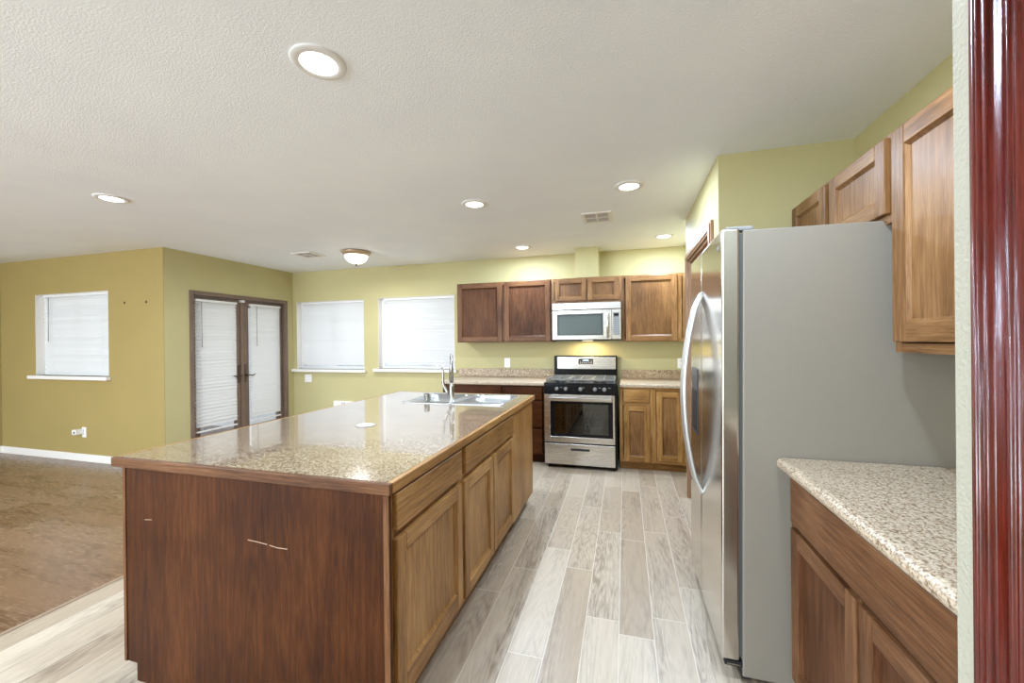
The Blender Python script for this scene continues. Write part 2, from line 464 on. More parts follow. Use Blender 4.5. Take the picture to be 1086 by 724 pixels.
struct(MB().box(PX+.12, XR+.15, PY1-.12, PY1, 0, ZC).build('wall_pantry_back', OLIVE))
struct(MB().box(XREC, XREC+.12, PY1, YB, 0, ZC).build('wall_recess', OLIVE))
struct(MB().box(-.552, -.290, 4.717, YB, 2.106, ZC).build('wall_duct', OLIVE))
# baseboards
struct(MB().box(XFL+.015, XL, YL-.015, YL, 0, .088).build('baseboard_family', WHITE, bevel=.004))
struct(MB().box(XFL, XFL+.015, YREAR, YL, 0, .088).build('baseboard_far_left', WHITE, bevel=.004))
struct(MB().box(XL, -2.13, YB-.015, YB, 0, .088).build('baseboard_back', WHITE, bevel=.004))

# ------------------------------------------------------------------ windows and blinds
def window(idx, hole, ywall, thick, mull, side_gap=.0):
    x0, x1, z0, z1 = hole
    w = empty('window_%d' % idx, ((x0+x1)/2, ywall, z0)); w['kind'] = 'structure'
    W = (x1-x0)/2; H = z1-z0
    yo = thick
    f = MB()
    fr = .045
    f.box(-W, -W+fr, yo-.06, yo, 0, H).box(W-fr, W, yo-.06, yo, 0, H).box(-W+fr, W-fr, yo-.06, yo, 0, fr).box(-W+fr, W-fr, yo-.06, yo, H-fr, H)
    f.box(mull-.03, mull+.03, yo-.065, yo-.005, fr, H-fr)
    f.box(-W+fr, -W+fr+.03, yo-.05, yo-.02, fr, H-fr).box(-W+fr, mull-.03, yo-.05, yo-.02, fr, fr+.03).box(-W+fr, mull-.03, yo-.05, yo-.02, H-fr-.03, H-fr)
    f.build('window_frame', VINYL, w, bevel=.003)
    MB().box(-W+fr, mull-.03, yo-.037, yo-.033, fr, H-fr).build('pane', GLASS, w)
    MB().box(mull+.03, W-fr, yo-.027, yo-.023, fr, H-fr).build('pane', GLASS, w)
    MB().box(-W+.0005, -W+.004, .002, yo-.06, 0, H).box(W-.004, W-.0005, .002, yo-.06, 0, H).box(-W+.004, W-.004, .002, yo-.06, H-.004, H-.0005).build('reveal', WHITE, w)
    # painted sill
    MB().box(-W-.06, W+.04, -.055, 0, -.042, 0).box(-W, W, 0, yo-.06, -.042, .0).build('sill', WHITE, w, bevel=.006)
    return w
def blind(name_loc, W, H, label, group, wand=None, tilt=62, pitch=.042, axis='x', rz=0):
    """horizontal mini blind: local x along the width, front at -y, hangs from z=H down to 0"""
    t = empty('window_blind', name_loc, rz, label, 'blind', group)
    MB().box(-W/2, W/2, -.02, .02, H-.03, H).build('headrail', VINYL, t, bevel=.003)
    sl = MB()
    n = int((H-.06)/pitch)
    ca, sa = math.cos(R(tilt)), math.sin(R(tilt))
    h = .0310
    for i in range(n):
        z = H-.04-i*pitch
        tl = R(tilt + random.uniform(-13, 13)); ca, sa = math.cos(tl), math.sin(tl)
        wob = random.uniform(-.0012, .0012)
        pts = [(-h*ca, -h*sa), (-.001*sa-.0, .0), (h*ca, h*sa)]
        k = len(sl.v)
        for x in (-W/2+.004, W/2-.004):
            zz = z + (wob if x > 0 else -wob)
            sl.v += [(x, p[0], zz+p[1]) for p in pts]
        sl.face((k, k+3, k+4, k+1), 0, True); sl.face((k+1, k+4, k+5, k+2), 0, True)
    for x in (-W*.36, W*.36):
        sl.box(x-.001, x+.001, -.0125, -.0115, .02, H-.03)
    sl.build('slats', SLAT, t)
    MB().box(-W/2+.002, W/2-.002, -.014, .014, 0, .018).build('bottom_rail', VINYL, t, bevel=.003)
    if wand:
        x, L = wand
        MB().tube([(x, -.026, H-.03), (x, -.03, H-.03-L)], .004, 8).build('tilt_wand', plain('clear_wand', lin(150, 150, 150), .2), t)
    return t
window(1, WF, YL, .15, -.01 + .04)
window(2, WA, YB, .15, .03)
window(3, WB, YB, .15, .02)
bf = blind(((WF[0]+WF[1])/2+.045, YL+.05, WF[2]+.004), WF[1]-WF[0]-.10, WF[3]-WF[2]-.008, 'white horizontal blind in the window of the golden wall at far left', 'mini blinds', wand=(-.50, .55))
ba = blind(((WA[0]+WA[1])/2+.035, YB+.05, WA[2]+.004), WA[1]-WA[0]-.09, WA[3]-WA[2]-.008, 'white horizontal blind in the back-wall window nearest the patio doors', 'mini blinds')
bb = blind(((WB[0]+WB[1])/2+.035, YB+.05, WB[2]+.004), WB[1]-WB[0]-.09, WB[3]-WB[2]-.008, 'white horizontal blind in the back-wall window behind the faucet', 'mini blinds')
# unseen rear window, added to let fill light in from behind the camera
wr = empty('window_4', ((WR[0]+WR[1])/2, YREAR, WR[2])); wr['kind'] = 'structure'
f = MB(); W = (WR[1]-WR[0])/2; H = WR[3]-WR[2]
f.box(-W, -W+.05, -.12, -.05, 0, H).box(W-.05, W, -.12, -.05, 0, H).box(-W, W, -.12, -.05, 0, .05).box(-W, W, -.12, -.05, H-.05, H)
for x in (-W/3, W/3): f.box(x-.03, x+.03, -.12, -.05, .05, H-.05)
f.build('window_frame', VINYL, wr)

# ------------------------------------------------------------------ patio doors in the left wall (local: x along +Y world, front (-y local) = +X world)
pd = empty('door_1', (XL, 4.2, 0), R(90)); pd['kind'] = 'structure'   # local x -> +Y world, local y -> -X world
D0, D1, DT = -.705, .705, 2.013
m = MB()
m.box(D0, D0+.045, -.015, .14, 0, DT, 0).box(D1-.045, D1, -.015, .14, 0, DT, 0)
m.box(D0+.045, D1-.045, -.015, .14, DT-.05, DT, 1)
m.box(D0+.045, D1-.045, .02, .14, 0, .02, 1)
m.build('door_frame', [DOORWOOD, oak('door_wood_x', 'x', lin(92, 76, 64), lin(122, 103, 89), lin(146, 127, 112), rough=.45, patch=.3)], pd, bevel=.004)
DWX = bpy.data.materials['door_wood_x']
def leaf(x0, x1, hx):
    st = .085
    m = MB()
    m.box(x0, x0+st, .05, .095, .022, DT-.055, 0).box(x1-st, x1, .05, .095, .022, DT-.055, 0)
    m.box(x0+st, x1-st, .05, .095, .022, .26, 1).box(x0+st, x1-st, .05, .095, DT-.055-.09, DT-.055, 1)
    # glazing bead
    for (p, q, r_, s) in ((x0+st, x0+st+.012, .26, DT-.145), (x1-st-.012, x1-st, .26, DT-.145)):
        m.box(p, q, .044, .06, r_, s, 0)
    l = m.build('door_leaf', [DOORWOOD, DWX], pd, bevel=.003)
    MB().box(x0+st, x1-st, .078, .083, .26, DT-.145).build('pane', GLASS, l)
    hb = MB().box(hx-.016, hx+.016, .042, .05, .86, 1.10)
    hb.lathe(hx, .03, [(.012, -.03), (.012, .022)], 12, axis='y', cz=.955)
    s = 1 if hx > 0 else -1
    hb.tube([(hx, .005, .955), (hx+s*.03, .0, .957), (hx+s*.075, .0, .948), (hx+s*.115, .002, .965)], [.010, .009, .008, .006], 10)
    hb.build('handle', BRONZE, l, bevel=.002)
    return l
leaf(D0+.047, -.002, -.045)
leaf(.002, D1-.047, .045)
MB().box(-.025, .025, .036, .05, .022, DT-.055).build('astragal', DOORWOOD, pd, bevel=.003)
MB().box(-.03, .02, .01, .05, DT-.085, DT-.055).build('door_catch', PLASTIC, pd, bevel=.003)
def pdoor_blind(lx0, lx1, label, wand):
    o = blind((XL-.022, 4.2+(lx0+lx1)/2, .315), lx1-lx0, 1.92-.315, label, 'mini blinds', wand=wand, rz=R(90))
    return o
pdoor_blind(D0+.075, -.10, 'white horizontal blind on the left leaf of the patio doors', (-.20, .55))
pdoor_blind(.10, D1-.115, 'white horizontal blind on the right leaf of the patio doors', (-.16, .55))

# ------------------------------------------------------------------ pantry door (on the wall beside the refrigerator), local x -> -Y world, front -> -X world
pn = empty('door_2', (PX, 3.276, 0), R(-90)); pn['kind'] = 'structure'
hw = .476
m = MB()
m.box(-hw-.068, -hw, -.018, 0, 0, 2.118, 0).box(hw, hw+.068, -.018, 0, 0, 2.118, 0).box(-hw, hw, -.018, 0, 2.05, 2.118, 1)
m.box(-hw-.05, -hw-.012, -.026, -.018, 0, 2.10, 0).box(hw+.012, hw+.05, -.026, -.018, 0, 2.10, 0).box(-hw-.012, hw+.012, -.026, -.018, 2.064, 2.10, 1)
CWX = oak('casing_wood_x', 'x', lin(104, 74, 52), lin(150, 116, 90), lin(184, 152, 124), rough=.4, patch=.3)
m.box(-hw, -hw+.018, 0, .12, 0, 2.05, 0).box(hw-.018, hw, 0, .12, 0, 2.05, 0).box(-hw+.018, hw-.018, 0, .12, 2.032, 2.05, 1)
m.build('casing', [CASEWOOD, CWX], pn, bevel=.004)
m = MB(); x0, x1 = -hw+.02, hw-.02
for (p, q) in ((x0, x0+.11), (-.05, .05), (x1-.11, x1)): m.box(p, q, .055, .09, .01, 2.03, 0)
for (z0, z1) in ((.01, .22), (.95, 1.07), (1.90, 2.03)): m.box(x0+.11, x1-.11, .056, .089, z0, z1, 1)
m.box(x0+.1, x1-.1, .068, .08, .2, 1.95, 0)
m.build('door_slab', [MID['z'], MID['x']], pn, bevel=.004)

# ------------------------------------------------------------------ near doorway with mahogany casing, on the wall face beside the camera
dr = empty('door_3', (STX, .18, 0)); dr['kind'] = 'structure'
base = [(0, .010), (.004, .0165), (.013, .0185), (.017, .0135), (.0195, .019), (.0235, .0215), (.0275, .016), (.0305, .0195), (.034, .0195), (.038, .0125),
        (.047, .0105), (.056, .0125), (.062, .0175), (.067, .0185), (.070, .0145), (.073, .0155), (.078, .009)]
fine_base = [(0, 0)]
for (s0, d0), (s1, d1) in zip(base[:-1], base[1:]):
    for k in range(5):
        t = k/5
        fine_base.append((s0+(s1-s0)*t, d0+(d1-d0)*(3*t*t-2*t*t*t)))
fine_base += [base[-1], (.078, 0)]
m = MB()
m.prism([(-d*1.15, .742-.18-s) for s, d in fine_base], 'z', 0, 2.14, 0, True)
m.prism([(-d*1.15, -.382-.18+s) for s, d in fine_base], 'z', 0, 2.14, 0, True)
m.box(-.016, 0, -.484, .484, 2.06, 2.138, 0)
m.build('casing', MAHOG, dr)
m = MB(); m.box(0, .13, .455, .46, 0, 2.06).box(0, .13, -.46, -.455, 0, 2.06).box(0, .13, -.46, .46, 2.055, 2.06)
m.build('jamb', MAHOG, dr)
m = MB()
for (p, q) in ((-.455, -.335), (-.05, .05), (.335, .455)): m.box(.05, .09, p, q, .01, 2.05)
for (z0, z1) in ((.01, .22), (.95, 1.08), (1.93, 2.05)): m.box(.051, .089, -.335, .335, z0, z1)
m.box(.062, .078, -.34, .34, .2, 1.95)
m.build('door_slab', MAHOG, dr, bevel=.004)

# ------------------------------------------------------------------ cabinets
def door_front(parent, x0, x1, z0, z1, W, fw_=.058, th=.02, panel=None, rail=None):
    rl = rail or fw_
    m = MB()
    m.box(x0, x0+fw_, -th, 0, z0, z1, 0).box(x1-fw_, x1, -th, 0, z0, z1, 0)
    m.box(x0+fw_, x1-fw_, -th, 0, z0, z0+rl, 1).box(x0+fw_, x1-fw_, -th, 0, z1-rl, z1, 1)
    o = m.build('door', [W['z'], W['x']], parent, bevel=.0035)
    # recessed panel with a bead round it
    a0, a1, b0, b1 = x0+fw_, x1-fw_, z0+rl, z1-rl
    p = MB()
    yb, yf, bw = -.006, -.016, .011
    O = [(a0, yf, b0), (a1, yf, b0), (a1, yf, b1), (a0, yf, b1)]
    I = [(a0+bw, yb, b0+bw), (a1-bw, yb, b0+bw), (a1-bw, yb, b1-bw), (a0+bw, yb, b1-bw)]
    for k in range(4):
        k2 = (k+1) % 4
        p.quad([O[k], O[k2], I[k2], I[k]], 0)
    p.box(a0, a1, yb, -.001, b0, b1, 0)
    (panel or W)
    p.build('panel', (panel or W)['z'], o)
    return o
def drawer_front(parent, x0, x1, z0, z1, W, name='drawer', th=.02):
    m = MB().box(x0, x1, -th, 0, z0, z1, 0)
    return m.build(name, W['x'], parent, bevel=.005, seg=3)
def cabinet(name, label, cat, loc, rz, W, D, z0, z1, fronts, wood, group=None, toe=.0, stiles=(), open_top=False, dark_wood=None, panel=None, rails=()):
    t = empty(name, loc, rz, label, cat, group)
    ww = dark_wood or wood
    m = MB(); b0 = z0+toe; th = .018
    y0 = .019
    m.box(0, th, y0, D, b0, z1, 0).box(W-th, W, y0, D, b0, z1, 0).box(th, W-th, D-.01, D, b0, z1, 0).box(th, W-th, y0, D-.01, b0, b0+th, 0)
    if not open_top: m.box(th, W-th, y0, D-.01, z1-th, z1, 0)
    m.build('carcass', ww['z'], t)
    # face frame
    m = MB(); s = .032
    m.box(0, s, 0, y0, b0, z1, 0).box(W-s, W, 0, y0, b0, z1, 0)
    for (p, q) in stiles: m.box(p, q, 0, y0, b0+s, z1-s, 0)
    m.box(s, W-s, 0, y0, b0, b0+s, 1).box(s, W-s, 0, y0, z1-s, z1, 1)
    for (p, q, r_, s2) in rails: m.box(p, q, .001, y0, r_, s2, 1)
    m.build('face_frame', [wood['z'], wood['x']], t, bevel=.001)
    if toe:
        MB().box(0, W, .07, .085, z0, b0, 0).build('toe_kick', ww['x'], t)
    for fr in fronts:
        k = fr[0]
        if k == 'door': door_front(t, *fr[1:5], wood, panel=panel, **(fr[5] if len(fr) > 5 else {}))
        else: drawer_front(t, *fr[1:5], wood)
    return t

CT = .914           # worktop height
# --- back wall, upper cabinets (local x = world X, front faces -Y)
UYF = 4.696
G_UP = 'upper wall cabinets'
cabinet('wall_cabinet', 'two-door brown oak wall cabinet beside the window, left of the microwave', 'cabinet', (-2.035, UYF, 0), 0, 1.203, YB-UYF, 1.363, 2.100,
        [('door', .012, .592, 1.372, 2.092), ('door', .625, 1.190, 1.372, 2.092)], RED, G_UP, stiles=[(.58, .64)], panel=REDP)
cabinet('wall_cabinet', 'small two-door oak cabinet directly above the microwave', 'cabinet', (-.832, UYF, 0), 0, .800, YB-UYF, 1.812, 2.100,
        [('door', .045, .408, 1.836, 2.088, {'fw_': .05}), ('door', .424, .768, 1.836, 2.088, {'fw_': .05})], MID, G_UP, stiles=[(.39, .44)], panel=MIDP)
cabinet('wall_cabinet', 'single-door oak wall cabinet right of the microwave, beside the refrigerator handle', 'cabinet', (-.032, UYF, 0), 0, .66, YB-UYF, 1.355, 2.098,
        [('door', .042, .582, 1.362, 2.086)], MID, G_UP, stiles=[(.56, .64)], panel=MIDP)
# --- back wall, base cabinets
BYF = 4.406
G_BASE = 'base cabinets'
cabinet('base_cabinet', 'dark oak base cabinet left of the stove with a stack of three drawers', 'cabinet', (-1.345, BYF, 0), 0, .487, YB-BYF-.002, 0, .874,
        [('drawer', .030, .452, .722, .855), ('drawer', .030, .452, .412, .700), ('drawer', .030, .452, .112, .388)], DARK, G_BASE, toe=.1, rails=[(.03, .45, .695, .725), (.03, .45, .385, .415)])
cabinet('base_cabinet', 'dark oak base cabinet under the window end of the back counter', 'cabinet', (-2.105, BYF, 0), 0, .760, YB-BYF-.002, 0, .874,
        [('drawer', .028, .735, .722, .855), ('door', .028, .372, .112, .700), ('door', .388, .735, .112, .700)], DARK, G_BASE, toe=.1, rails=[(.03, .73, .695, .725)])
cabinet('base_cabinet', 'narrow oak base cabinet right of the stove with one small drawer over a door', 'cabinet', (-.062, BYF, 0), 0, .330, YB-BYF-.002, 0, .874,
        [('drawer', .040, .302, .722, .852), ('door', .040, .302, .098, .688)], TAN, G_BASE, toe=.09, rails=[(.03, .3, .69, .72)], panel=MID)
cabinet('base_cabinet', 'oak base cabinet with one full-height door beside the refrigerator handle', 'cabinet', (.268, BYF, 0), 0, .44, YB-BYF-.002, 0, .874,
        [('door', .036, .296, .122, .838)], TAN, G_BASE, toe=.09, stiles=[(.27, .32)], panel=MID)

def counter(name, label, x0, x1, y0, y1, front, mat, bevel=.012):
    m = MB().box(x0, x1, y0, y1, CT-.04, CT)
    return tag(m.build(name, mat, bevel=bevel, seg=3), label, 'countertop', 'granite worktops')
counter('countertop', 'granite back counter left of the stove, under the dark upper cabinets', -2.125, -.860, BYF-.030, YB-.001, 'y', GRANITE_LIGHT)
counter('countertop', 'granite back counter right of the stove, behind the refrigerator handle', -.058, .715, BYF-.030, YB-.001, 'y', GRANITE_LIGHT)
tag(MB().box(-2.150, -.855, YB-.021, YB-.001, CT+.001, 1.018).build('backsplash', GRANITE_COARSE, bevel=.003), 'low speckled granite backsplash strip left of the stove', 'backsplash', 'granite splash strips')
tag(MB().box(-.050, .715, YB-.021, YB-.001, CT+.001, 1.018).build('backsplash', GRANITE_COARSE, bevel=.003), 'low speckled granite backsplash strip right of the stove', 'backsplash', 'granite splash strips')

# --- right wall: local x -> -Y world, front (-y) -> -X world, depth -> +X world
RZ = R(-90)
RBX = .610
cabinet('base_cabinet', 'brown oak base cabinet under the near right counter, one wide drawer over two doors', 'cabinet', (RBX, 1.775, 0), RZ, .972, XR-RBX-.002, 0, .868,
        [('drawer', .045, .945, .690, .856), ('door', .045, .487, .105, .672), ('door', .502, .945, .105, .672)], RED, G_BASE, toe=.1, stiles=[(.47, .52)], rails=[(.03, .94, .665, .70)], panel=REDP)
m = MB()
e = .020
prof = [(.5652+e, CT), (XR-.001, CT), (XR-.001, CT-.045), (.5652+e, CT-.045)]
for k in range(7):
    t = -PI/2 - k*PI/6
    prof.append((.5652+e+e*math.cos(t), CT-.0225+.0225*math.sin(t)))
m.prism(prof, 'y', .799, 1.786)
tag(m.build('countertop', GRANITE_LIGHT), 'speckled beige granite counter against the side of the refrigerator', 'countertop', 'granite worktops')
G_R = 'upper cabinets on the right wall'
RUX = .923
cabinet('wall_cabinet', 'tall single-door oak wall cabinet over the near right counter', 'cabinet', (RUX, 1.738, 0), RZ, .936, XR-RUX-.002, 1.325, 2.108,
        [('door', .020, .900, 1.362, 2.092, {'fw_': .066})], MID, G_R)
cabinet('wall_cabinet', 'short two-door oak cabinet mounted above the refrigerator', 'cabinet', (RUX, 2.598, 0), RZ, .858, XR-RUX-.002, 1.790, 2.108,
        [('door', .012, .392, 1.822, 2.094), ('door', .432, .842, 1.822, 2.094)], MID, G_R, stiles=[(.38, .44)])

# ------------------------------------------------------------------ island
IX0, IX1, IY0, IY1 = -2.062, -.745, 1.152, 3.362
IF = -.772          # face frame plane; door fronts stand .02 proud of it
BX = -2.02
# cabinets along the right side, local x -> +Y world, front -> +X world, depth -> -X world
RL = R(90)
DI = IF-BX
G_I = 'island cabinets'
cabinet('island_cabinet', 'near island cabinet with one drawer over one large oak door', 'cabinet', (IF, 1.186, 0), RL, .604, DI, 0, .872,
        [('drawer', .022, .592, .735, .864), ('door', .020, .588, .148, .706, {'fw_': .06})], TAN, G_I, toe=.1, rails=[(.03, .58, .7, .74)])
cabinet('island_cabinet', 'middle island cabinet with a wide drawer front over two oak doors', 'cabinet', (IF, 1.790, 0), RL, .916, DI, 0, .872,
        [('drawer', .030, .908, .732, .862), ('door', .014, .450, .130, .704), ('door', .464, .900, .130, .704)], TAN, G_I, toe=.1, stiles=[(.44, .48)], rails=[(.03, .88, .7, .735)])
# sink cabinet at the far end: plain oak side panel towards the aisle, doors towards the stove
sc_ = empty('sink_cabinet', (-1.4, 2.708, 0), 0, 'plain-sided oak island cabinet holding up the sink, nearest the stove', 'cabinet', G_I)
m = MB()
m.box(.612, .634, 0, .62, .095, .872, 0).box(-.62, -.602, 0, .60, .1, .872, 0).box(-.602, .612, 0, .018, .1, .872, 0).box(-.602, .612, .018, .60, .1, .118, 0)
m.build('carcass', TAN['z'], sc_, bevel=.002)
m = MB(); m.box(-.62, .612, .60, .62, .1, .14, 1).box(-.62, .612, .60, .62, .84, .872, 1)
for (p, q) in ((-.62, -.58), (-.02, .02), (.57, .612)): m.box(p, q, .60, .62, .14, .84, 0)
m.build('face_frame', [TAN['z'], TAN['x']], sc_, bevel=.001)
for (p, q) in ((-.595, -.008), (.008, .595)):
    m = MB(); f_ = .058
    m.box(p, p+f_, .62, .64, .12, .70, 0).box(q-f_, q, .62, .64, .12, .70, 0).box(p+f_, q-f_, .62, .64, .12, .12+f_, 1).box(p+f_, q-f_, .62, .64, .70-f_, .70, 1)
    o = m.build('door', [TAN['z'], TAN['x']], sc_, bevel=.003)
    MB().box(p+f_, q-f_, .621, .63, .12+f_, .70-f_).build('panel', TAN['z'], o)
MB().box(-.595, .595, .62, .64, .73, .85).build('drawer_front', TAN['x'], sc_, bevel=.004)
MB().box(-.62, .57, .54, .555, 0, .1).box(.555, .57, .0, .54, 0, .1).build('toe_kick', DARK['x'], sc_)
MB().box(.6342, .6348, .10, .16, .575, .579).box(.6342, .6348, .15, .235, .588, .592).build('scratch', PALEMARK, sc_)
# end panel facing the camera, with its toe notch at the left
ep = empty('island_end_panel', (-1.39, 1.166, 0), 0, 'large dark oak end panel of the island facing the living area, with pale scratches', 'panel', None)
m = MB()
m.prism([(-.605, .872), (.630, .872), (.630, 0), (-.555, 0), (-.555, .072), (-.605, .072)], 'y', 0, .019)
m.build('board', DARK['z'], ep, bevel=.0015)
MB().box(-.622, -.607, -.004, .019, .072, .872).build('corner_strip', RED['z'], ep, bevel=.002)
MB().box(.612, .634, -.004, 0, 0, .872).build('stile', RED['z'], ep, bevel=.0015)
def scratch(pts, w):
    m = MB()
    for (p, q) in zip(pts[:-1], pts[1:]):
        m.quad([(p[0], -.0006, p[1]-w/2), (q[0], -.0006, q[1]-w/2), (q[0], -.0006, q[1]+w/2), (p[0], -.0006, p[1]+w/2)])
        m.quad([(p[0], -.0001, p[1]-w/2), (q[0], -.0001, q[1]-w/2), (q[0], -.0001, q[1]+w/2), (p[0], -.0001, p[1]+w/2)])
    m.build('scratch', PALEMARK, ep)
scratch([(.035, .652), (.08, .650), (.125, .646)], .0028)
scratch([(.135, .645), (.17, .640), (.215, .641)], .0028)
scratch([(-.50, .668), (-.46, .672)], .002)

# countertop with sink cut-out
SX0, SX1, SY0, SY1 = -1.655, -.850, 2.735, 3.262
it = empty('island_countertop', (0, 0, 0), 0, 'large polished granite island countertop with an oak edge', 'countertop', 'granite worktops')
ed = .02
def ring(mb, O, I, z0, z1, mat=0):
    n = len(mb.v)
    for (x0, x1, y0, y1) in (O, I):
        for z in (z0, z1):
            mb.v += [(x0, y0, z), (x1, y0, z), (x1, y1, z), (x0, y1, z)]
    # O bottom 0-3, O top 4-7, I bottom 8-11, I top 12-15
    for k in range(4):
        k2 = (k+1) % 4
        mb.face((n+k, n+k2, n+4+k2, n+4+k), mat)
        mb.face((n+8+k, n+12+k, n+12+k2, n+8+k2), mat)
        mb.face((n+4+k, n+4+k2, n+12+k2, n+12+k), mat)
        mb.face((n+k, n+8+k, n+8+k2, n+k2), mat)
m = MB()
ring(m, (IX0+ed, IX1-ed, IY0+ed, IY1-ed), (SX0+.02, SX1-.02, SY0+.02, SY1-.02), .873, CT)
m.build('slab', GRANITE_ISLAND, it)
m = MB()
m.box(IX0, IX1, IY0, IY0+ed, .876, CT, 0).box(IX0, IX1, IY1-ed, IY1, .876, CT, 0)
m.box(IX0, IX0+ed, IY0+ed, IY1-ed, .876, CT, 1).box(IX1-ed, IX1, IY0+ed, IY1-ed, .876, CT, 1)
m.build('edge_trim', [RED['x'], TAN['y']], it, bevel=.003)

# sink
sk = empty('sink', ((SX0+SX1)/2, (SY0+SY1)/2, CT), 0, 'double-bowl stainless drop-in sink at the far end of the island', 'sink')
def rr_loop(cx, cy, hx, hy, r, n=9):
    pts = []
    for q, (sx, sy) in enumerate(((1, 1), (-1, 1), (-1, -1), (1, -1))):
        for k in range(n):
            t = q*PI/2 + k*PI/2/(n-1)
            pts.append((cx+sx*(hx-r)+r*math.cos(t), cy+sy*(hy-r)+r*math.sin(t)))
    return pts
hx, hy = (SX1-SX0)/2, (SY1-SY0)/2
rim = MB()
def loop_add(mb, pts, z):
    n = len(mb.v); mb.v += [(p[0], p[1], z) for p in pts]; return n
def bridge(mb, n0, n1, N):
    for k in range(N):
        k2 = (k+1) % N
        mb.face((n0+k, n0+k2, n1+k2, n1+k), 0, True)
bowls = []
for (cx, w) in ((-hx/2, hx/2), (hx/2, hx/2)):
    off = .012 if cx < 0 else -.012
    bx, by, bhx, bhy = cx+off*-.5, .035, w-.033, hy-.068
    outer = rr_loop(cx, 0, w, hy, .004 if False else .02)
    # keep the middle seam closed: square corners on the inner side come out of the small radius
    inner = rr_loop(bx, by, bhx, bhy, .06)
    N = len(outer)
    o0 = loop_add(rim, outer, .0005); o1 = loop_add(rim, outer, .006)
    i1 = loop_add(rim, [(bx+(p[0]-bx)*1.02, by+(p[1]-by)*1.02) for p in inner], .007); i2 = loop_add(rim, inner, .003)
    bridge(rim, o0, o1, N); bridge(rim, o1, i1, N); bridge(rim, i1, i2, N)
    bw = MB()
    a0 = loop_add(bw, inner, .003)
    a1 = loop_add(bw, [(bx+(p[0]-bx)*.97, by+(p[1]-by)*.97) for p in inner], -.10)
    a2 = loop_add(bw, [(bx+(p[0]-bx)*.93, by+(p[1]-by)*.93) for p in inner], -.165)
    a3 = loop_add(bw, [(bx+(p[0]-bx)*.80, by+(p[1]-by)*.80) for p in inner], -.18)
    bridge(bw, a0, a1, N); bridge(bw, a1, a2, N); bridge(bw, a2, a3, N)
    bw.face(list(range(a3, a3+N)))
    bo = bw.build('bowl', SINKM, sk)
    sd = bo.modifiers.new('solid', 'SOLIDIFY'); sd.thickness = .002; sd.offset = 0
    MB().lathe(bx, by, [(.045, -.1795), (.043, -.176), (.02, -.178)], 24).build('drain', CHROME, bo)
rim.box(-.012, .012, -hy+.015, hy-.015, .001, .0062)
rim.build('rim', SINKM, sk)

# faucet
fx, fy = -1.262, 2.790
fc = empty('faucet', (fx, fy, CT+.0065), 0, 'tall brushed nickel gooseneck faucet standing on the sink rim', 'faucet')
MB().lathe(0, 0, [(.028, 0), (.028, .006), (.021, .010), (.0195, .10), (.0185, .145), (.015, .148)], 24).build('body', CHROME, fc)
dx, dy = -.42, .907      # direction of the spout
pts = [(0, 0, .14), (0, 0, .26)]
rad = .062
for k in range(1, 13):
    t = PI*k/12
    d = rad-rad*math.cos(t)
    pts.append((dx*d, dy*d, .27+rad*1.3*math.sin(t)))
pts.append((dx*2*rad, dy*2*rad, .25))
MB().tube(pts, .0125, 14).build('spout', CHROME, fc)
q = (dx*2*rad, dy*2*rad)
MB().lathe(q[0], q[1], [(.013, .255), (.017, .24), (.019, .17), (.017, .145), (.012, .143)], 20).build('spray_head', CHROME, fc)
MB().tube([(-.010, 0, .05), (-.035, -.002, .075), (-.062, -.004, .125), (-.066, -.005, .15), (-.067, -.005, .235), (-.075, -.006, .262)], [.014, .013, .010, .009, .0085, .0065], 12).build('lever', CHROME, fc)

# air gap
ag = empty('air_gap', (-1.468, 2.788, CT+.0065), 0, 'short dark metal air gap cylinder on the sink rim left of the faucet', 'air gap')
MB().lathe(0, 0, [(.025, 0), (.025, .004), (.021, .006), (.021, .058), (.018, .064), (.006, .066)], 24).build('cap', plain('dark_nickel', lin(128, 124, 116), .3, 1), ag)
# small disc lying on the worktop
tag(MB().lathe(-1.405, 1.945, [(.052, CT+.0005), (.054, CT+.002), (.052, CT+.004), (.035, CT+.0045)], 28).build('hole_cover', plain('satin_disc', lin(186, 180, 170), .35, .2)), 'small flat pale disc lying on the middle of the island countertop', 'cover')

# ------------------------------------------------------------------ gas range
SX, SFY = -.853, 4.299
st = empty('gas_range', (SX+.3835, SFY, 0), 0, 'freestanding stainless gas stove with black cooktop and oven window', 'stove')
hw = .3835
m = MB()
m.box(-hw, -hw+.02, .035, .70, .03, .90).box(hw-.02, hw, .035, .70, .03, .90).box(-hw+.02, hw-.02, .68, .70, .03, .9).box(-hw+.02, hw-.02, .05, .68, .03, .05).box(-hw+.02, hw-.02, .05, .68, .26, .29)
m.box(-hw+.02, hw-.02, .05, .68, .79, .9)
m.build('body', BLACK, st)
# oven door: steel frame, black border, glass
dz0, dz1 = .282, .795
od = MB()
wx0, wx1, wz0, wz1 = -.318, .340, .345, .725
od.box(-hw+.002, wx0, 0, .035, dz0, dz1, 0).box(wx1, hw-.022, 0, .035, dz0, dz1, 0)
od.box(wx0, wx1, 0, .035, dz0, wz0, 0).box(wx0, wx1, 0, .035, wz1, dz1, 0)
odo = od.build('oven_door', [STEEL], st, bevel=.003)
bd = MB(); t_ = .045
bd.box(wx0, wx0+t_, .004, .034, wz0, wz1).box(wx1-t_, wx1, .004, .034, wz0, wz1).box(wx0+t_, wx1-t_, .004, .034, wz0, wz0+t_*.7).box(wx0+t_, wx1-t_, .004, .034, wz1-t_*.6, wz1)
bd.build('window_border', BLACK, odo, bevel=.001)
MB().box(wx0+t_, wx1-t_, .008, .012, wz0+t_*.7, wz1-t_*.6).build('oven_glass', OVENGLASS, odo)
hd = MB()
hd.box(-.325, .335, -.045, -.028, .738, .772).box(-.318, -.298, -.03, .0, .744, .766).box(.308, .328, -.03, .0, .744, .766)
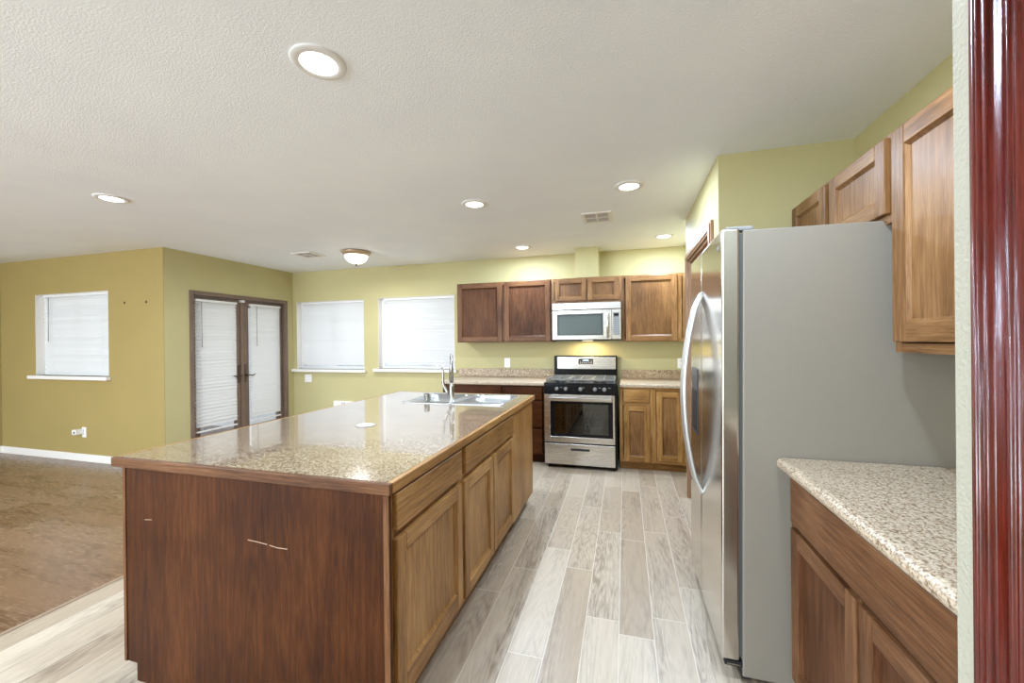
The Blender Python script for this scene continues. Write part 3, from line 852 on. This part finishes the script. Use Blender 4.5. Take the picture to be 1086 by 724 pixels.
hd.build('handle', STEEL, odo, bevel=.005)
# oven racks
for z in (.44, .555):
    m = MB()
    for y in (.06, .66): m.tube([(-.35, y, z), (.35, y, z)], .004, 6)
    for k in range(15):
        x = -.34+k*.68/14
        m.tube([(x, .06, z), (x, .66, z)], .0025, 6)
    m.build('oven_rack', plain('rack_wire', lin(190, 190, 188), .3, 1), st)
# storage drawer
dw = MB().box(-hw+.002, hw-.022, 0, .03, .045, .268).build('storage_drawer', STEEL, st, bevel=.004)
MB().box(-.10, .10, -.006, .002, .200, .222).build('handle', BLACKM, dw, bevel=.003)
# control panel with knobs
cp = MB()
cp.prism([(-.004, .800), (.0, .905), (.06, .905), (.06, .800)], 'x', -hw, hw)
cpo = cp.build('control_panel', BLACK, st, bevel=.003)
for wx in (-.713, -.617, -.461, -.309, -.212):
    x = wx-(SX+.3835)
    k_ = MB().lathe(x, 0, [(.021, 0), (.021, -.006), (.018, -.008), (.017, -.026), (.014, -.029)], 20, axis='y', cz=.858)
    k_.box(x-.003, x+.003, -.034, -.010, .842, .874)
    k_.build('knob', KNOBM, cpo)
for wx in (-.665, -.43, -.26, -.16):
    x = wx-(SX+.3835)
    MB().box(x-.012, x+.012, -.0042, -.003, .872, .876).build('marking', plain('panel_marking', lin(160, 160, 158), .5), cpo)
# cooktop
MB().box(-hw, hw, -.004, .64, .905, .922).build('cooktop', BLACK, st, bevel=.006, seg=3)
for (x, y, r_) in ((-.22, .15, .045), (.22, .15, .05), (-.22, .47, .04), (.22, .47, .042), (0, .31, .045)):
    MB().lathe(x, y, [(r_+.01, .922), (r_+.008, .930), (r_, .932), (r_*.95, .940), (r_*.3, .941)], 24).build('burner', BLACKM, st)
grate_m = plain('cast_grate', lin(126, 124, 118), .35, .3)
for (p, q) in ((-.365, -.128), (-.122, .122), (.128, .365)):
    m = MB(); r_ = .0075; z = .957
    y0, y1 = .03, .60
    m.box(p, q, y0, y0+.014, z-.012, z).box(p, q, y1-.014, y1, z-.012, z).box(p, p+.013, y0, y1, z-.012, z).box(q-.013, q, y0, y1, z-.012, z)
    mx = (p+q)/2
    m.box(mx-.006, mx+.006, y0, y1, z-.011, z+.001)
    for y in (.15, .31, .47): m.box(p, q, y-.006, y+.006, z-.011, z+.001)
    for (x, y) in ((p, y0), (q-.013, y0), (p, y1-.014), (q-.013, y1-.014)): m.box(x, x+.013, y, y+.014, .922, z-.011)
    m.build('grate', grate_m, st, bevel=.002)
# backguard
bgm = MB().box(-hw+.005, hw-.005, .635, .70, .90, 1.189).build('backguard', BLACK, st, bevel=.006)
x0, x1 = -.808-(SX+.3835), -.108-(SX+.3835)
bp_ = MB().box(x0, x1, .628, .640, 1.026, 1.174).build('control_plate', STEEL, bgm, bevel=.003)
cx0, cx1 = -.548-(SX+.3835), -.373-(SX+.3835)
ds = MB().box(cx0, cx1, .624, .630, 1.088, 1.150).build('display', BLACK, bp_, bevel=.002)
MB().box(cx0+.055, cx1-.055, .6228, .6245, 1.122, 1.140).build('digits', plain('clock_glow', (.1, .14, .2, 1), .3, emit=(.45, .65, 1, 1), estr=.7), ds)
bt = MB()
for k in range(6):
    for j in range(2):
        x = cx0+.016+k*.026
        if j == 1 and 1 < k < 4: continue
        bt.box(x, x+.014, .6228, .6245, 1.098+j*.02, 1.106+j*.02)
bt.build('buttons', plain('button_print', lin(170, 170, 172), .5), ds)
for (x, y) in ((-.34, .05), (.34, .05), (-.34, .62), (.34, .62)):
    MB().lathe(x, y, [(.018, 0), (.018, .012), (.010, .014), (.010, .032)], 16).build('foot', BLACKM, st)
MB().box(-hw+.03, hw-.03, .06, .62, .022, .031).build('base_pan', BLACKM, st)

# ------------------------------------------------------------------ over-the-range microwave
mw = empty('microwave', (-.4255, 4.622, 1.372), 0, 'stainless over-the-range microwave mounted above the stove', 'microwave')
hw = .3865; H = .434
m = MB()
m.box(-hw, hw, .025, .390, .01, H).build('body', DKGREY, mw, bevel=.002)
MB().box(-hw, hw, -.003, .03, .354, H, 0).build('vent_panel', STEEL, mw, bevel=.005)
MB().box(-.035, .035, -.0045, -.002, .388, .402).build('badge', plain('badge_silver', lin(228, 228, 226), .3, .5), mw, bevel=.001)
md = MB(); gx0, gx1, gz0, gz1 = -.328, .190, .062, .302
md.box(-hw, gx0, 0, .03, .012, .350).box(gx1, .285, 0, .03, .012, .350).box(gx0, gx1, 0, .03, .012, gz0).box(gx0, gx1, 0, .03, gz1, .350)
mdo = md.build('door', STEEL, mw, bevel=.004)
bz = MB(); q_ = .02; gm = plain('dark_glass_border', lin(74, 80, 80), .15)
bz.box(gx0, gx0+q_, .003, .02, gz0, gz1).box(gx1-q_, gx1, .003, .02, gz0, gz1).box(gx0+q_, gx1-q_, .003, .02, gz0, gz0+q_*.6).box(gx0+q_, gx1-q_, .003, .02, gz1-q_, gz1)
bz.build('window_border', gm, mdo)
MB().box(gx0+q_, gx1-q_, .006, .010, gz0+q_*.6, gz1-q_).build('door_glass', plain('mirror_glass', lin(92, 100, 98), .12, 0, .5), mdo)
hd = MB().tube([(.240, -.008, .325), (.240, -.034, .315), (.240, -.040, .18), (.240, -.034, .05), (.240, -.008, .035)], [.011, .013, .014, .013, .011], 12)
hd.build('handle', STEEL, mdo)
cpn = MB().box(.288, hw, 0, .03, .012, .350).build('control_panel', STEEL, mw, bevel=.004)
kp = MB().box(.302, .366, -.002, .004, .062, .312).build('keypad', plain('keypad_grey', lin(112, 114, 114), .4), cpn, bevel=.002)
MB().box(.308, .360, -.0035, 0, .274, .300).build('display', BLACK, kp)
bt = MB()
for r0 in range(8):
    for c0 in range(3):
        x = .308+c0*.0185; z = .075+r0*.024
        bt.box(x, x+.012, -.0032, 0, z, z+.012)
bt.build('buttons', plain('key_print', lin(168, 170, 170), .5), kp)
MB().box(-hw+.02, hw-.02, .05, .36, 0, .012).build('base_grille', BLACKM, mw)
MB().box(-.06, .06, .16, .24, -.003, .002).build('hood_lamp', plain('hood_glow', (1, .9, .7, 1), .4, emit=(1, .85, .6, 1), estr=3), mw)
area('hood_light', (-.42, 4.82, 1.362), (0, 0, 0), .16, .08, 3.2, (1, .80, .50))

# ------------------------------------------------------------------ refrigerator (local: front faces -X, y along world Y)
rf = empty('refrigerator', (.3635, 1.792, 0), 0, 'side-by-side stainless refrigerator with a grey painted side', 'refrigerator')
rf.rotation_euler = (0, R(.5), 0)
FW, FH = .782, 1.812
m = MB().box(.078, .805, 0, FW, .025, FH)
case = m.build('cabinet', GREYPAINT, rf, bevel=.004)
MB().box(.067, .078, .008, FW-.008, .10, FH-.012).build('gasket', plain('gasket_grey', lin(84, 84, 82), .5), rf)
SPL = .445
def fdoor(y0, y1, nm):
    o = MB().box(0, .067, y0, y1, .082, 1.822).build(nm, STEEL_FRIDGE, rf, bevel=.010, seg=4)
    for p in o.data.polygons: p.use_smooth = True
    o.modifiers['bevel'].harden_normals = True
    return o
d1 = fdoor(.0, SPL-.004, 'fridge_door')
d2 = fdoor(SPL+.004, FW, 'freezer_door')
def fhandle(y, par):
    pts = [(.006, y, .600), (-.004, y, .612)]
    for k in range(1, 16):
        t = k/16
        pts.append((-.012-.074*math.sin(PI*t)**.8, y, .612+.986*t))
    pts += [(-.004, y, 1.598), (.006, y, 1.610)]
    MB().tube(pts, .0115, 12, flat=1.25).build('handle', plain('handle_satin', lin(206, 205, 202), .3, .75), par)
fhandle(SPL-.032, d1)
fhandle(SPL+.032, d2)
# dispenser on the freezer door
dp = MB()
dp.box(-.003, .004, SPL+.10, FW-.055, .86, 1.22).build('dispenser', DKGREY, d2, bevel=.003)
MB().box(-.0045, -.002, SPL+.125, FW-.08, .88, 1.10).build('dispenser_niche', BLACKM, d2)
# emblem high on the refrigerator door
MB().lathe(0, .06, [(.013, .004), (.013, -.001), (.011, -.002)], 20, axis='x', cz=1.755).build('emblem', plain('emblem_grey', lin(150, 152, 156), .3, .8), d1)
# hinges, base grille, feet
for y in (.035, FW-.035):
    MB().box(.02, .12, y-.02, y+.02, 1.814, 1.832).build('hinge_cover', plain('hinge_grey', lin(140, 140, 138), .4), rf, bevel=.005)
MB().box(.078, .11, .01, FW-.01, .012, .08).build('base_grille', BLACKM, rf)
MB().box(.012, .078, .004, .03, .058, .078).build('lower_hinge', BLACKM, rf, bevel=.003)
MB().box(.020, .070, .000, .028, .066, .071).build('hinge_plate', CHROME, rf)
for y in (.06, FW-.06):
    for x in (.12, .74):
        MB().lathe(x, y, [(.022, .002), (.022, .012), (.012, .014), (.012, .03)], 14).build('foot', BLACKM, rf)

# ------------------------------------------------------------------ electrical plates
def outlet_face(t, gangs):
    for gx in gangs:
        for z in (-.022, .022):
            f = MB().box(gx-.016, gx+.016, -.0075, -.004, z-.014, z+.014).build('receptacle', PLASTIC, t, bevel=.003)
            MB().box(gx-.008, gx-.005, -.0082, -.007, z-.004, z+.007).box(gx+.005, gx+.008, -.0082, -.007, z-.004, z+.007).build('slot', BLACKM, f)
def plate(loc, w, h, label, cat, group, kind):
    t = empty('wall_outlet' if kind == 'outlet' else 'light_switch', loc, 0, label, cat, group)
    MB().box(-w/2, w/2, -.005, -.0005, -h/2, h/2).build('cover_plate', PLASTIC, t, bevel=.003)
    return t
G_O = 'wall outlets'
o1 = plate((-4.622, YB, .846), .122, .118, 'white double outlet below the window nearest the patio doors', 'outlet', G_O, 'outlet'); outlet_face(o1, (-.028, .028))
o2 = plate((-1.478, YB, 1.094), .074, .122, 'white single outlet on the back wall above the counter, left of the stove', 'outlet', G_O, 'outlet'); outlet_face(o2, (0,))
o3 = plate((.640, YB, 1.098), .11, .118, 'white outlet plate right of the stove, beside the refrigerator handle', 'outlet', G_O, 'outlet'); outlet_face(o3, (-.02,))
o4 = plate((-6.215, YL, .345), .074, .122, 'white outlet low on the golden wall under the window', 'outlet', G_O, 'outlet'); outlet_face(o4, (0,))
pl = empty('plug_adapter', (-6.235, YL-.0085, .352), 0, 'white plug-in adapter sticking out of the low outlet', 'adapter')
MB().box(-.045, .02, -.075, 0, -.025, .035).build('housing', PLASTIC, pl, bevel=.006)
MB().box(-.012, .012, -.078, -.070, -.012, .016).build('slot_plate', DKGREY, pl, bevel=.002)
wp = empty('access_panel', (-3.975, YB, .36), 0, 'low white panel on the back wall peeking over the island edge', 'panel')
MB().box(-.17, .17, -.04, -.0005, -.16, .162).build('cover', PLASTIC, wp, bevel=.006)
MB().box(-.03, -.018, -.042, -.039, .128, .140).box(-.005, .007, -.042, -.039, .128, .140).box(.02, .032, -.042, -.039, .128, .140).build('latch', DKGREY, wp)
# old anchor holes in the golden wall
for (x, z, lb) in ((-5.507, 1.861, 'small dark anchor hole in the golden wall just right of the window'), (-5.161, 1.859, 'dark anchor hole in the golden wall nearest the outside corner')):
    tag(MB().lathe(x, YL, [(.016, -.0008), (.012, -.003), (.004, -.0035)], 12, axis='y', cz=z).build('wall_anchor', plain('anchor_dark', lin(84, 66, 36), .7)), lb, 'wall anchor', 'wall anchors')

# ------------------------------------------------------------------ ceiling fixtures
def can(x, y, label, power):
    t = empty('recessed_light', (x, y, ZC), 0, label, 'ceiling light', 'recessed ceiling lights')
    MB().lathe(0, 0, [(.100, -.0003), (.100, -.004), (.095, -.007), (.070, -.010), (.066, -.006), (.066, -.0003)], 40, cap=False).build('trim_ring', VINYL, t)
    MB().lathe(0, 0, [(.066, -.0004), (.066, -.006), (.05, -.007)], 40).build('lens', LENS, t)
    area('can_glow', (x, y, ZC-.012), (0, 0, 0), .12, .12, power, (.79, .97, 1.22), 'DISK')
    return t
CAN = 13
can(-1.119, 1.285, 'large recessed light in the ceiling above the near end of the island', CAN)
can(-3.606, 2.040, 'recessed light in the ceiling at far left above the brown wood floor', CAN)
can(-1.124, 2.950, 'recessed ceiling light above the sink end of the island', CAN)
can(.037, 2.931, 'recessed ceiling light over the aisle, nearest the pantry wall corner', CAN)
can(-1.126, 4.484, 'recessed ceiling light before the upper cabinets left of the duct', CAN)
can(.480, 1.250, 'recessed light above the near right counter, just beyond the top of the view', 9.5)
can(.400, 4.460, 'small recessed ceiling light in the far right corner by the pantry', CAN)
for (x, y, lb) in ((-1.12, -.60, 'unseen fill light added in the living area ceiling, first one behind the camera'), (-3.60, -.60, 'unseen fill light added in the living area ceiling, over the edge of the brown floor'),
                   (-1.12, -2.30, 'unseen fill light added in the living area ceiling, before the added rear window near the doorway'), (-3.60, -2.30, 'unseen fill light added in the living area ceiling, before the middle of the added rear window'),
                   (-6.10, -.60, 'unseen fill light added in the living area ceiling, middle of the far left side'), (-6.10, -2.30, 'unseen fill light added in the living area ceiling, rear left corner')):
    can(x, y, lb, 20)  # ceiling lights added out of view to brighten the kitchen
fm = empty('flush_ceiling_light', (-3.055, 4.085, ZC), 0, 'flush dome ceiling light with a tan metal rim', 'ceiling light')
MB().lathe(0, 0, [(.150, -.0005), (.165, -.008), (.168, -.016), (.150, -.030), (.140, -.048), (.130, -.050)], 40).build('rim', plain('tan_metal', lin(190, 164, 134), .35, .5), fm)
MB().lathe(0, 0, [(.132, -.050), (.128, -.072), (.110, -.102), (.078, -.128), (.040, -.142), (.012, -.146)], 40).build('glass_dome', DOME, fm)
MB().lathe(0, 0, [(.010, -.145), (.014, -.152), (.010, -.162), (.004, -.168)], 16).build('finial', BRONZE, fm)
area('dome_glow', (-3.055, 4.085, ZC-.19), (0, 0, 0), .24, .24, 12, (.93, .96, 1.0), 'DISK')

def vent(x0, x1, y0, y1, label, rot=0):
    cx, cy = (x0+x1)/2, (y0+y1)/2; w, d = (x1-x0)/2, (y1-y0)/2
    t = empty('ceiling_vent', (cx, cy, ZC), rot, label, 'vent', 'ceiling vents')
    f = MB(); b_ = .03
    f.box(-w, w, -d, -d+b_, -.010, -.0004).box(-w, w, d-b_, d, -.010, -.0004).box(-w, -w+b_, -d+b_, d-b_, -.010, -.0004).box(w-b_, w, -d+b_, d-b_, -.010, -.0004)
    f.box(-.008, .008, -d+b_, d-b_, -.009, -.0004).box(-w+b_, w-b_, -.008, .008, -.009, -.0004)
    f.build('frame', WHITE, t, bevel=.002)
    MB().box(-w+b_, w-b_, -d+b_, d-b_, -.0012, -.0004).build('dark_backing', plain('vent_dark', lin(70, 62, 54), .8), t)
    l = MB()
    n = 9
    for k in range(n):
        y = -d+b_+(k+.5)*(2*d-2*b_)/n
        l.quad([(-w+b_, y-.008, -.002), (w-b_, y-.008, -.002), (w-b_, y+.002, -.009), (-w+b_, y+.002, -.009)])
        l.quad([(-w+b_, y-.007, -.002), (w-b_, y-.007, -.002), (w-b_, y+.003, -.009), (-w+b_, y+.003, -.009)])
    l.build('louvres', plain('vent_louvre', lin(176, 170, 160), .5), t)
vent(-.352, -.098, 3.445, 3.735, 'square ceiling vent above the aisle in front of the stove')
vent(-3.83, -3.55, 3.90, 4.16, 'flat ceiling vent beside the flush dome light')
